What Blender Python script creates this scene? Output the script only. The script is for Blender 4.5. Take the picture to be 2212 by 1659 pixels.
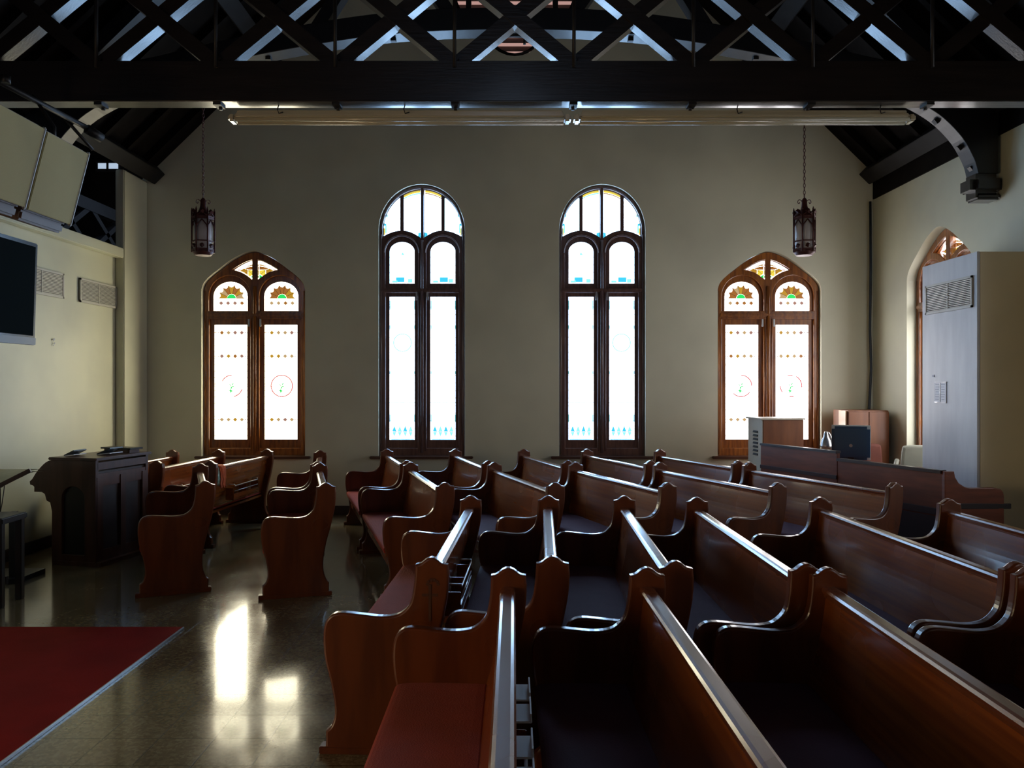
import bpy, bmesh, math, random
from mathutils import Vector, Matrix
random.seed(7)
PI = math.pi
C = bpy.context.scene.collection
for o in list(bpy.data.objects): bpy.data.objects.remove(o)

# ------------------------------------------------------------------ camera
F = 1690.0                       # focal length in pixels of the 2212 px wide frame
EYE = 1.7
cam = bpy.data.cameras.new('camera'); cam.lens = F / 2212 * 36; cam.sensor_width = 36
cam.clip_start = 0.05
co = bpy.data.objects.new('camera', cam); C.objects.link(co)
co.location = (0, 0, EYE); co.rotation_euler = (PI / 2, 0, 0)
bpy.context.scene.camera = co

# ------------------------------------------------------------------ world, exposure
W = bpy.data.worlds.new('world'); bpy.context.scene.world = W; W.use_nodes = True
W.node_tree.nodes['Background'].inputs[0].default_value = (0.55, 0.72, 1.0, 1)
W.node_tree.nodes['Background'].inputs[1].default_value = 1.0
vs = bpy.context.scene.view_settings
vs.view_transform = 'Standard'; vs.look = 'None'; vs.gamma = 1; vs.use_curve_mapping = False
vs.exposure = 0.0
GLASS = 9.5                      # brightness of daylit glass

# ------------------------------------------------------------------ materials
def newmat(name):
    m = bpy.data.materials.new(name); m.use_nodes = True
    nt = m.node_tree; b = nt.nodes['Principled BSDF']
    return m, nt, b
def N(nt, t, **kw):
    n = nt.nodes.new(t)
    for k, v in kw.items(): setattr(n, k, v)
    return n
def mat(name, col, rough=0.5, metal=0.0, spec=0.5, coat=0.0, var=0.0, vscale=6.0, bump=0.0, bscale=40.0, stretch=(1, 1, 1), col2=None, rvar=0.0):
    m, nt, b = newmat(name)
    b.inputs['Base Color'].default_value = (*col, 1); b.inputs['Roughness'].default_value = rough
    b.inputs['Metallic'].default_value = metal; b.inputs['Specular IOR Level'].default_value = spec
    b.inputs['Coat Weight'].default_value = coat; b.inputs['Coat Roughness'].default_value = 0.13
    if var or bump or rvar or col2:
        tc = N(nt, 'ShaderNodeTexCoord'); mp = N(nt, 'ShaderNodeMapping'); mp.inputs['Scale'].default_value = stretch
        nt.links.new(tc.outputs['Object'], mp.inputs[0])
    if var or col2:
        no = N(nt, 'ShaderNodeTexNoise'); no.inputs['Scale'].default_value = vscale; no.inputs['Detail'].default_value = 3
        nt.links.new(mp.outputs[0], no.inputs['Vector'])
        r = N(nt, 'ShaderNodeValToRGB')
        c2 = col2 if col2 else tuple(c * (1 - var) for c in col)
        r.color_ramp.elements[0].color = (*c2, 1); r.color_ramp.elements[1].color = (*col, 1)
        r.color_ramp.elements[0].position = .35; r.color_ramp.elements[1].position = .65
        nt.links.new(no.outputs['Fac'], r.inputs[0]); nt.links.new(r.outputs[0], b.inputs['Base Color'])
    if rvar:
        n3 = N(nt, 'ShaderNodeTexNoise'); n3.inputs['Scale'].default_value = 2.5; n3.inputs['Detail'].default_value = 1
        nt.links.new(tc.outputs['Object'], n3.inputs['Vector'])
        mr = N(nt, 'ShaderNodeMapRange'); mr.inputs[3].default_value = rough - rvar; mr.inputs[4].default_value = rough + rvar
        mr.inputs[1].default_value = .1; mr.inputs[2].default_value = .9
        nt.links.new(n3.outputs['Fac'], mr.inputs[0]); nt.links.new(mr.outputs[0], b.inputs['Roughness'])
    if bump:
        n2 = N(nt, 'ShaderNodeTexNoise'); n2.inputs['Scale'].default_value = bscale; n2.inputs['Detail'].default_value = 4
        nt.links.new(mp.outputs[0], n2.inputs['Vector'])
        bp = N(nt, 'ShaderNodeBump'); bp.inputs['Strength'].default_value = bump; bp.inputs['Distance'].default_value = 0.01
        nt.links.new(n2.outputs['Fac'], bp.inputs['Height']); nt.links.new(bp.outputs[0], b.inputs['Normal'])
    return m
def emis(name, col, s):
    m, nt, b = newmat(name)
    b.inputs['Base Color'].default_value = (.3 * col[0], .3 * col[1], .3 * col[2], 1); b.inputs['Roughness'].default_value = .3
    b.inputs['Emission Color'].default_value = (*col, 1); b.inputs['Emission Strength'].default_value = s
    return m

M = {}
PW = (0.155, 0.038, 0.009)
M['pew_side'] = mat('pew_wood_side', PW, .30, coat=.7, col2=(.10, .023, .006), vscale=5, stretch=(3, 3, .5), rvar=.06)
M['pew_long'] = mat('pew_wood_long', (.29, .072, .009), .27, coat=.6, spec=.6, col2=(.19, .042, .006), vscale=2.5, stretch=(14, .5, 14), rvar=.07)
M['pew_rail'] = mat('pew_wood_rail', (.20, .055, .015), .26, coat=1.0, spec=.9, col2=(.18, .045, .012), vscale=8, stretch=(4, .5, 4), rvar=.05, bump=.04, bscale=14)
M['inlay'] = mat('dark_carving', (.075, .024, .010), .5)
M['velvet'] = mat('red_velvet', (.40, .048, .022), .85, spec=.25, var=.15, vscale=4, bump=.3, bscale=160)
M['pew_rail'].node_tree.nodes['Principled BSDF'].inputs['Coat IOR'].default_value = 1.9
M['pew_rail'].node_tree.nodes['Principled BSDF'].inputs['Coat Roughness'].default_value = .2
M['velvet'].node_tree.nodes['Principled BSDF'].inputs['Sheen Weight'].default_value = .08
M['purple'] = mat('plum_fabric', (.16, .075, .105), .8, spec=.25, var=.15, vscale=4, bump=.3, bscale=160)
M['plaster'] = mat('cream_plaster', (.66, .665, .50), .45, spec=.4, col2=(.54, .55, .44), vscale=1.1, bump=.12, bscale=4, rvar=.06)
M['plaster_gable'] = mat('gable_plaster', (.76, .76, .60), .65, spec=.3, col2=(.64, .64, .51), vscale=.9, bump=.12, bscale=5)
M['box_white'] = mat('painted_board', (.62, .64, .66), .4, spec=.4, col2=(.52, .54, .57), vscale=2, stretch=(3, 3, .6), bump=.05, bscale=8)
M['box_cream'] = mat('cream_board', (.80, .70, .48), .6, var=.08, vscale=2)
M['roof_wood'] = mat('dark_roof_wood', (.008, .006, .005), .75, spec=.08, var=.4, vscale=5, stretch=(1, 1, 1))
M['beam'] = mat('black_varnished_beam', (.020, .015, .014), .30, coat=.5, spec=.5, var=.4, vscale=6, stretch=(.3, 3, 3), bump=.12, bscale=20)
M['beam_blue'] = mat('blackened_beam', (.016, .015, .018), .40, coat=.1, var=.3, vscale=6, bump=.1, bscale=14)
M['purlin'] = mat('dull_purlin', (.016, .015, .016), .6, spec=.25, var=.3)
M['iron'] = mat('black_iron', (.02, .018, .018), .45, metal=.3)
M['bronze'] = mat('bronze_lantern', (.11, .035, .03), .45, metal=.4, var=.3, vscale=30)
M['lantern_glass'] = mat('opal_lantern_glass', (.62, .58, .58), .35, var=.05)
M['frame_warm'] = mat('window_oak', (.33, .115, .020), .28, coat=.6, col2=(.15, .042, .010), vscale=5, stretch=(6, 6, .7))
M['frame_dark'] = mat('window_dark_oak', (.16, .085, .065), .30, coat=.5, col2=(.09, .045, .04), vscale=5, stretch=(6, 6, .7))
M['sill'] = mat('sill_wood', (.10, .045, .03), .35, coat=.3, var=.3)
M['base'] = mat('baseboard_paint', (.05, .04, .035), .4, var=.2)
M['cream_plastic'] = mat('aged_cream_plastic', (.52, .47, .34), .2, coat=.6)
M['speaker'] = mat('beige_grille_cloth', (.50, .42, .19), .8, var=.12, vscale=2, bump=.15, bscale=300)
M['speaker_rim'] = mat('pale_speaker_rim', (.62, .66, .62), .4)
M['speaker_under'] = mat('brown_speaker_base', (.13, .075, .05), .5)
M['tv'] = mat('tv_screen', (.010, .014, .016), .6, spec=.0)
M['tvb'] = mat('tv_bezel', (.02, .03, .05), .25, coat=.6)
M['grille'] = mat('vent_grille_paint', (.50, .49, .44), .45)
M['void'] = mat('vent_dark', (.03, .03, .03), .8)
M['paper'] = mat('paper', (.85, .86, .9), .6)
M['ink'] = mat('grey_ink', (.40, .42, .50), .7)
M['plastic_clear'] = mat('plastic_sleeve', (.7, .72, .78), .15, coat=.8, bump=.5, bscale=14)
M['organ'] = mat('organ_walnut', (.10, .035, .018), .42, coat=.15, col2=(.06, .02, .01), vscale=5, stretch=(3, 3, .5))
M['organ_back'] = mat('organ_back_panel', (.075, .045, .035), .6, var=.3, vscale=4)
M['black'] = mat('black_lacquer', (.015, .013, .012), .35)
M['booth'] = mat('booth_wood', (.20, .052, .022), .38, coat=.2, col2=(.13, .032, .014), vscale=5, stretch=(.6, .6, 4))
M['booth_dark'] = mat('booth_dark_trim', (.03, .02, .022), .35, coat=.3)
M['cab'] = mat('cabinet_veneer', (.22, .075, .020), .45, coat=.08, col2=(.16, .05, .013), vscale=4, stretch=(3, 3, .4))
M['cab_lit'] = mat('cabinet_lit_veneer', (.50, .30, .13), .4, coat=.2, var=.2, vscale=4, stretch=(3, 3, .4))  # lit copy of the cabinet veneer, light on the left side put into colour
M['louvre_side'] = mat('pale_louvre_side', (.55, .50, .40), .4, var=.1)
M['monitor'] = mat('monitor_shell', (.035, .085, .16), .4, coat=.2)
M['silver'] = mat('brushed_silver', (.6, .6, .6), .3, metal=.8)
M['redchair'] = mat('rust_fabric', (.12, .026, .012), .8, var=.2)
M['greenchair'] = mat('grey_green_leather', (.33, .34, .27), .5, var=.15)
M['olive'] = mat('olive_cover', (.62, .58, .40), .7, var=.1)
M['carpet'] = mat('red_carpet', (.33, .012, .006), .92, spec=.15, var=.2, vscale=3, bump=.6, bscale=260)
M['pipe'] = mat('dark_blue_conduit', (.03, .045, .07), .4, var=.4, vscale=10)
M['cloth_green'] = mat('green_white_cloth', (.50, .58, .45), .8, col2=(.12, .20, .12), vscale=30)
M['cloth_orange'] = mat('orange_cloth', (.75, .14, .03), .8, var=.3, vscale=20)
M['lead'] = mat('lead_came', (.05, .06, .09), .5)
M['pink_louvre'] = mat('pink_lit_louvre', (.5, .34, .30), .5, var=.3)
G = {
 'pl': emis('daylit_cream_glass', (1.0, .92, .66), GLASS * 1.05),
 'pr': emis('daylit_white_glass', (.95, .93, .95), GLASS * .95),
 't': emis('daylit_blue_white_glass', (.40, .65, 1.0), GLASS * 1.45),
 'amber': emis('amber_glass', (.62, .33, .03), .75), 'brown': emis('brown_glass', (.42, .16, .03), .8),
 'tan': emis('tan_glass', (.62, .42, .20), .8), 'mauve': emis('mauve_glass', (.42, .22, .17), .8),
 'green': emis('green_glass', (.03, .85, .15), .9), 'red': emis('red_glass', (.75, .09, .10), .85),
 'cyan': emis('cyan_glass', (.05, .55, .80), 1.2), 'teal': emis('teal_glass', (.25, .75, .85), 1.3), 'yel': emis('yellow_glass', (.95, .75, .08), .95),
 'blue': emis('blue_glass', (.10, .22, .75), 1.0),
 'pink': emis('pink_glass', (.60, .36, .32), .75),
 'outside': emis('daylit_side_glass', (.88, .92, 1.0), 3.0),
 'warm': emis('warm_fill_glass', (1.0, .74, .42), 13.0),  # glow of the unseen left windows, set to supply warm side light
 'dim': emis('loft_glint_glass', (.6, .75, .95), .7),  # glow for the guessed pane that makes the loft glint
}

# floor: terrazzo tiles
def floor_mat():
    m, nt, b = newmat('terrazzo_tiles')
    tc = N(nt, 'ShaderNodeTexCoord')
    vo = N(nt, 'ShaderNodeTexVoronoi'); vo.inputs['Scale'].default_value = 70
    nt.links.new(tc.outputs['Object'], vo.inputs['Vector'])
    r = N(nt, 'ShaderNodeValToRGB'); e = r.color_ramp.elements
    e[0].position = 0; e[0].color = (.20, .15, .08, 1); e[1].position = 1; e[1].color = (.38, .31, .18, 1)
    x = e.new(.45); x.color = (.26, .20, .105, 1); x = e.new(.7); x.color = (.32, .25, .135, 1)
    sr = N(nt, 'ShaderNodeSeparateColor'); nt.links.new(vo.outputs['Color'], sr.inputs[0]); nt.links.new(sr.outputs[0], r.inputs[0])
    no = N(nt, 'ShaderNodeTexNoise'); no.inputs['Scale'].default_value = 2.2; no.inputs['Detail'].default_value = 6
    nt.links.new(tc.outputs['Object'], no.inputs['Vector'])
    mx = N(nt, 'ShaderNodeMix', data_type='RGBA', blend_type='MULTIPLY'); mx.inputs[0].default_value = .6
    nt.links.new(r.outputs[0], mx.inputs[6]); nt.links.new(no.outputs['Fac'], mx.inputs[7])
    # joints
    br = N(nt, 'ShaderNodeTexBrick'); br.offset = 0; br.squash = 1
    br.inputs['Scale'].default_value = 1.0; br.inputs['Brick Width'].default_value = .267; br.inputs['Row Height'].default_value = .267
    br.inputs['Mortar Size'].default_value = .0035; br.inputs['Mortar Smooth'].default_value = .2
    br.inputs['Color1'].default_value = (1, 1, 1, 1); br.inputs['Color2'].default_value = (.86, .86, .86, 1); br.inputs['Mortar'].default_value = (.3, .26, .2, 1)
    mp = N(nt, 'ShaderNodeMapping'); mp.inputs['Location'].default_value = (.09, -.013, 0)
    nt.links.new(tc.outputs['Object'], mp.inputs[0]); nt.links.new(mp.outputs[0], br.inputs['Vector'])
    m2 = N(nt, 'ShaderNodeMix', data_type='RGBA', blend_type='MULTIPLY'); m2.inputs[0].default_value = 1
    nt.links.new(mx.outputs[2], m2.inputs[6]); nt.links.new(br.outputs['Color'], m2.inputs[7])
    nt.links.new(m2.outputs[2], b.inputs['Base Color'])
    mr = N(nt, 'ShaderNodeMapRange'); mr.inputs[1].default_value = .3; mr.inputs[2].default_value = .7; mr.inputs[3].default_value = .12; mr.inputs[4].default_value = .20
    b.inputs['Coat Weight'].default_value = .5; b.inputs['Coat Roughness'].default_value = .08; b.inputs['Coat IOR'].default_value = 1.55
    nt.links.new(no.outputs['Fac'], mr.inputs[0]); nt.links.new(mr.outputs[0], b.inputs['Roughness'])
    bp = N(nt, 'ShaderNodeBump'); bp.inputs['Strength'].default_value = .5; bp.inputs['Distance'].default_value = .002; bp.invert = True
    nt.links.new(br.outputs['Fac'], bp.inputs['Height'])
    n4 = N(nt, 'ShaderNodeTexNoise'); n4.inputs['Scale'].default_value = 5; nt.links.new(tc.outputs['Object'], n4.inputs['Vector'])
    b2 = N(nt, 'ShaderNodeBump'); b2.inputs['Strength'].default_value = .03; b2.inputs['Distance'].default_value = .02
    nt.links.new(n4.outputs['Fac'], b2.inputs['Height']); nt.links.new(bp.outputs[0], b2.inputs['Normal']); nt.links.new(b2.outputs[0], b.inputs['Normal'])
    return m
M['floor'] = floor_mat()

# ------------------------------------------------------------------ mesh helpers
def link(name, me, parent=None, loc=None, rot=None):
    o = bpy.data.objects.new(name, me); C.objects.link(o)
    if parent: o.parent = parent
    if loc: o.location = loc
    if rot: o.rotation_euler = rot
    return o
def tag(o, label, cat, group=None, kind=None):
    if label: o['label'] = label
    if cat: o['category'] = cat
    if group: o['group'] = group
    if kind: o['kind'] = kind
    return o
def empty(name, loc=(0, 0, 0), rz=0, label=None, cat=None, group=None, kind=None):
    o = bpy.data.objects.new(name, None); o.empty_display_size = .1; C.objects.link(o)
    o.location = loc; o.rotation_euler = (0, 0, rz)
    return tag(o, label, cat, group, kind)
def struct(o): o['kind'] = 'structure'; return o

class MB:
    def __init__(s): s.bm = bmesh.new(); s.mi = 0
    def _new(s, geom_faces):
        for f in geom_faces: f.material_index = s.mi
    def box(s, c, d, rot=None, bev=0):
        bm = bmesh.new(); bmesh.ops.create_cube(bm, size=1)
        bmesh.ops.scale(bm, vec=d, verts=bm.verts)
        if bev: bmesh.ops.bevel(bm, geom=bm.edges[:], offset=bev, segments=2, affect='EDGES')
        if rot is not None: bmesh.ops.transform(bm, matrix=rot, verts=bm.verts)
        bmesh.ops.translate(bm, vec=c, verts=bm.verts); s._merge(bm); return s
    def _merge(s, bm):
        me = bpy.data.meshes.new('t'); bm.to_mesh(me); bm.free()
        n0 = len(s.bm.faces); s.bm.from_mesh(me); bpy.data.meshes.remove(me)
        s.bm.faces.ensure_lookup_table()
        for f in s.bm.faces[n0:]: f.material_index = s.mi
    def bar(s, a, b, w, h, up=(0, 0, 1), bev=0):
        a = Vector(a); b = Vector(b); y = (b - a).normalized(); up = Vector(up)
        x = y.cross(up).normalized(); z = x.cross(y).normalized()
        r = Matrix((x, y, z)).transposed().to_4x4()
        return s.box((a + b) / 2, (w, (b - a).length, h), r, bev)
    def hexa(s, p):   # 8 points: bottom 4 (ccw), top 4
        v = [s.bm.verts.new(q) for q in p]
        for i in ((3, 2, 1, 0), (4, 5, 6, 7), (0, 1, 5, 4), (1, 2, 6, 5), (2, 3, 7, 6), (3, 0, 4, 7)):
            f = s.bm.faces.new([v[k] for k in i]); f.material_index = s.mi
        return s
    def tube(s, pts, r, n=8, cap=True):
        pts = [Vector(p) for p in pts]; rings = []; prev = None
        for i, p in enumerate(pts):
            t = (pts[min(i + 1, len(pts) - 1)] - pts[max(i - 1, 0)]).normalized()
            if prev is None:
                a = Vector((0, 0, 1)) if abs(t.z) < .9 else Vector((1, 0, 0))
                x = t.cross(a).normalized()
            else: x = (prev - t * prev.dot(t)).normalized()
            prev = x; y = t.cross(x); rr = r[i] if isinstance(r, (list, tuple)) else r
            rings.append([s.bm.verts.new(p + (x * math.cos(2 * PI * k / n) + y * math.sin(2 * PI * k / n)) * rr) for k in range(n)])
        for a, b in zip(rings, rings[1:]):
            for k in range(n):
                f = s.bm.faces.new((a[k], a[(k + 1) % n], b[(k + 1) % n], b[k])); f.material_index = s.mi; f.smooth = True
        if cap:
            for q in (rings[0][::-1], rings[-1]): f = s.bm.faces.new(q); f.material_index = s.mi
        return s
    def lathe(s, prof, n=16, c=(0, 0, 0)):
        pts = [(Vector(c) + Vector((0, 0, z)), max(r, 1e-4)) for r, z in prof]
        rings = [[s.bm.verts.new(p + Vector((math.cos(2 * PI * k / n) * r, math.sin(2 * PI * k / n) * r, 0))) for k in range(n)] for p, r in pts]
        for a, b in zip(rings, rings[1:]):
            for k in range(n):
                f = s.bm.faces.new((a[k], a[(k + 1) % n], b[(k + 1) % n], b[k])); f.material_index = s.mi; f.smooth = True
        for q in (rings[0][::-1], rings[-1]): f = s.bm.faces.new(q); f.material_index = s.mi
        return s
    def add_mesh(s, me, mi=None):
        n0 = len(s.bm.faces); s.bm.from_mesh(me); s.bm.faces.ensure_lookup_table()
        for f in s.bm.faces[n0:]: f.material_index = s.mi if mi is None else mi
        return s
    def mesh(s, name, mats):
        bmesh.ops.recalc_face_normals(s.bm, faces=s.bm.faces)
        me = bpy.data.meshes.new(name); s.bm.to_mesh(me); s.bm.free()
        for m in (mats if isinstance(mats, list) else [mats]): me.materials.append(m)
        return me
    def obj(s, name, mats, parent=None, loc=None, rot=None):
        return link(name, s.mesh(name, mats), parent, loc, rot)

_dg = None
def shape(loops, half, bev=0.0, y=0.0, axes='xz', segs=2):
    """filled outlines (first outer, the rest holes) given thickness 2*half, centred on y; plane axes x,z"""
    cu = bpy.data.curves.new('c', 'CURVE'); cu.dimensions = '2D'; cu.fill_mode = 'BOTH'
    cu.extrude = max(half - bev, 0); cu.bevel_depth = bev; cu.bevel_resolution = segs - 1; cu.offset = -bev
    for lp in loops:
        sp = cu.splines.new('POLY'); sp.points.add(len(lp) - 1)
        for p, q in zip(sp.points, lp): p.co = (q[0], q[1], 0, 1)
        sp.use_cyclic_u = True
    o = bpy.data.objects.new('c', cu); C.objects.link(o)
    dg = bpy.context.evaluated_depsgraph_get(); dg.update()
    me = bpy.data.meshes.new_from_object(o.evaluated_get(dg))
    bpy.data.objects.remove(o); bpy.data.curves.remove(cu); me.materials.clear()
    for v in me.vertices:
        a, b, c = v.co
        v.co = (a, y - c, b) if axes == 'xz' else (y + c, a, b)
    for p in me.polygons: p.use_smooth = False
    return me
def put(name, me, m, parent=None, loc=None, rot=None):
    for x in (m if isinstance(m, list) else [m]): me.materials.append(x)
    return link(name, me, parent, loc, rot)
def smooth(pts, k=4, closed=False):
    out = []; n = len(pts); rng = range(n if closed else n - 1)
    for i in rng:
        g = (lambda j: pts[j % n]) if closed else (lambda j: pts[min(max(j, 0), n - 1)])
        p0, p1, p2, p3 = g(i - 1), g(i), g(i + 1), g(i + 2)
        for t in range(k):
            t /= k; q = []
            for a, b, c, d in zip(p0, p1, p2, p3):
                q.append(.5 * (2 * b + (c - a) * t + (2 * a - 5 * b + 4 * c - d) * t * t + (3 * b - a - 3 * c + d) * t ** 3))
            out.append(tuple(q))
    if not closed: out.append(tuple(pts[-1]))
    return out
def arc(cx, cz, rx, rz, a0, a1, n=16):
    return [(cx + rx * math.cos(a0 + (a1 - a0) * i / n), cz + rz * math.sin(a0 + (a1 - a0) * i / n)) for i in range(n + 1)]

# ------------------------------------------------------------------ room shell
XL, XR, YF, YB = -4.75, 4.70, 10.19, -7.0
XI = -4.85                                   # recessed left wall
WCX = (-3.37, -1.176, 1.176, 3.355)          # the four windows of the end wall
def pointed_outline(s=1.0):                  # arch of the side windows
    pts = [(-.675, 2.93), (-.655, 3.0), (-.609, 3.063), (-.53, 3.135), (-.446, 3.20), (-.35, 3.275), (-.259, 3.337), (-.15, 3.395), (-.06, 3.428), (0, 3.436)]
    top = smooth(pts, 3)
    top = [(x * s, 2.93 + (z - 2.93) * (1 + (s - 1) * 1.8)) for x, z in top]
    return [(-.675 * s, .76)] + top + [(-x, z) for x, z in top[::-1][1:]] + [(.675 * s, .76)]
def tall_outline(inset=0.0):
    w = .562 - inset
    return [(-w, .76)] + arc(0, 3.70, w, .605 - inset, PI, 0, 28) + [(w, .76)]
def quatre(cx, cz, off=.42, r=.40):
    pts = []
    for k, a0 in enumerate((-PI / 2, 0, PI / 2, PI)):
        c = (cx + off * math.cos(a0), cz + off * math.sin(a0))
        pts += arc(c[0], c[1], r, r, a0 - PI * .58, a0 + PI * .58, 14)
    return pts
def shift(lp, dx, dz=0): return [(x + dx, z + dz) for x, z in lp]

WALLTOP = 4.10; EAVE = 4.455; TAN = .97; RIDGE = EAVE + TAN * XR
gable = [(XL - .3, -.02), (XR + .3, -.02), (XR + .3, EAVE - .3), (0, RIDGE + .02), (XL - .05, EAVE - .07), (XL - .3, EAVE - .4)]
holes = [shift(pointed_outline(), WCX[0]), shift(tall_outline(), WCX[1]), shift(tall_outline(), WCX[2]), shift(pointed_outline(), WCX[3]), quatre(.035, 6.79)]
w = put('wall_back', shape([gable] + holes, .15, y=YF + .15), M['plaster_gable']); struct(w)
# right wall with its windows
RWY = (8.64, 5.2, 1.8, -1.6)
rw = [(YB, -.02), (YF, -.02), (YF, WALLTOP), (YB, WALLTOP)]
struct(put('wall_right', shape([rw] + [shift(pointed_outline(), y) for y in RWY], .15, y=XR + .15, axes='yz'), M['plaster']))
# left wall: recessed infill, pier and ledge
LWY = (1.0, -1.3)
lw = [(YB, -.02), (YF, -.02), (YF, 3.30), (YB, 3.30)]
struct(put('wall_left', shape([lw] + [shift([(x, z * .82) for x, z in pointed_outline()], y) for y in LWY], .1, y=XI - .11, axes='yz'), M['plaster']))
struct(MB().box((XL - .055, 9.885, 2.165), (.11, .61, 4.33), bev=.012).obj('trim_1', M['plaster']))
struct(MB().box((XI + .05, (YB + 9.58) / 2, 3.30), (.10, 9.58 - YB, .12), bev=.01).obj('trim_2', M['plaster']))
struct(MB().box((-.0, YB - .1, 3.2), (9.9, .2, 6.4)).obj('wall_front', M['void']))
struct(MB().box((-1.5, 2.0, -.05), (13.2, 24, .10)).obj('floor', M['floor']))
# loft beyond the ledge
struct(MB().box((-8.1, 2.5, 4.6), (.1, 19, 3.2)).obj('wall_loft_side', M['roof_wood']))
struct(MB().box((-6.5, 12.05, 4.6), (3.3, .1, 3.2)).obj('wall_loft_end', M['roof_wood']))
struct(MB().box((-6.5, 2.5, 3.18), (3.25, 19, .08)).obj('floor_loft', M['roof_wood']))
struct(MB().box((-6.4, 2.5, 6.1), (3.7, 19, .08)).obj('ceiling_loft', M['roof_wood']))
# roof slopes
def slope(name, sx, xe):
    ze = RIDGE - TAN * abs(xe)
    a = [(xe, YB - .2, ze), (xe, YF + .3, ze), (0, YF + .3, RIDGE), (0, YB - .2, RIDGE)]
    t = Vector((0, 0, .12))
    return struct(MB().hexa([tuple(Vector(p)) for p in a] + [tuple(Vector(p) + t) for p in a]).obj(name, M['roof_wood']))
SL = {1: slope('ceiling_right', 1, XR + .3), -1: slope('ceiling_left', -1, -4.76)}
struct(MB().box((XR + .03, 1.6, WALLTOP + .17), (.10, 17.1, .35)).obj('trim_3', M['roof_wood']))
struct(MB().box((0, YF - .012, .0575), (9.4, .024, .115), bev=.005).obj('baseboard_back', M['base']))
struct(MB().box((XR - .012, 1.58, .0575), (.024, 17.1, .115), bev=.005).obj('baseboard_right', M['base']))
struct(MB().box((XI + .012, 1.28, .0575), (.024, 16.5, .115), bev=.005).obj('baseboard_left', M['base']))

# ------------------------------------------------------------------ windows
def arch_light(x0, x1, z0, zs, zt, n=14):
    c = (x0 + x1) / 2; r = (x1 - x0) / 2
    return [(x0, z0)] + arc(c, zs, r, zt - zs, PI, 0, n) + [(x1, z0)]
def rect(x0, x1, z0, z1): return [(x0, z0), (x0, z1), (x1, z1), (x1, z0)]
def inflate(lp, d):
    cx = (min(p[0] for p in lp) + max(p[0] for p in lp)) / 2; cz = (min(p[1] for p in lp) + max(p[1] for p in lp)) / 2
    wx = (max(p[0] for p in lp) - min(p[0] for p in lp)) / 2; wz = (max(p[1] for p in lp) - min(p[1] for p in lp)) / 2
    return [(cx + (x - cx) * (1 + d / wx), cz + (z - cz) * (1 + d / wz)) for x, z in lp]
def diamonds(b, cx, z, w, glist, mats, y):
    for k, g in enumerate(glist):
        x = cx + (k - 1.5) * w / 4.9; r = .029
        b.add_mesh(shape([[(x - r, z), (x, z + r), (x + r, z), (x, z - r)]], .002, y=y), mats.index(g))
    for s in (-1, 1):
        x = cx + s * w * .43
        b.add_mesh(shape([[(x, z - .018), (x - s * .018, z), (x, z + .018), (x - s * .006, z)]], .002, y=y), mats.index('mauve'))
def lead_ticks(b, x0, x1, z0, z1, li, y, step=.085):
    z = z0 + .05
    while z < z1 - .03:
        for x, s in ((x0, 1), (x1, -1)): b.mi = li; b.box((x + s * .008, y, z), (.022, .004, .006))
        z += step
def pane(parent, lp, basekey, deco=None, y=.075):
    keys = [basekey] + ['amber', 'brown', 'tan', 'mauve', 'green', 'red', 'cyan', 'teal', 'yel', 'blue', 'lead']
    b = MB(); b.add_mesh(shape([inflate(lp, .012)], .004, y=y), 0)
    if deco: deco(b, keys)
    return b.obj('glass_pane', [M['lead'] if k == 'lead' else G[k] for k in keys], parent)
GY = .068
def lower_side_deco(cx, w, z0, z1, full, seed):
    def f(b, K):
        rnd = random.Random(seed); pal = ['tan', 'amber', 'mauve', 'tan', 'brown']
        for z in (z1 - .10, z1 - .41, z0 + .26):
            diamonds(b, cx, z, w, [rnd.choice(pal) for _ in range(4)], K, GY)
            b.mi = K.index('lead'); b.box((cx, GY + .001, z), (w, .003, .006))
        b.mi = K.index('lead'); b.box((cx, GY + .001, z0 + .70), (w, .003, .005))
        lead_ticks(b, cx - w / 2, cx + w / 2, z0, z1, K.index('lead'), GY)
        c = (cx, z0 + .705); R = .148
        segs = [(0, 2 * PI)] if full == 1 else ([(PI * .5, PI * .85), (PI * 1.55, PI * 1.9)] if full == 2 else ([(-PI * .75, -PI * .2), (PI * .0, PI * .5)] if full == 3 else [(-PI * .05, PI * .35), (PI * .45, PI * .6), (-PI * .55, -PI * .42), (PI * 1.0, PI * 1.2)]))
        b.mi = K.index('red')
        for a0, a1 in segs:
            o = arc(c[0], c[1], R, R, a0, a1, 26); i = arc(c[0], c[1], R - .014, R - .014, a0, a1, 26)
            if full == 1: b.add_mesh(shape([o[:-1], i[:-1]], .002, y=GY))
            else: b.add_mesh(shape([o + i[::-1]], .002, y=GY))
        b.mi = K.index('green')
        for lp in ([(-.05, .04), (-.02, .02), (.0, -.02), (.005, .03), (.03, .05), (.01, .0), (.06, .0), (.01, -.015), (-.01, -.05), (.03, -.08), (0, -.075), (-.02, -.10), (-.025, -.07), (-.055, -.065), (-.02, -.05), (-.012, -.01)],):
            b.add_mesh(shape([[(c[0] + x, c[1] + z) for x, z in lp]], .002, y=GY))
    return f
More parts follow.
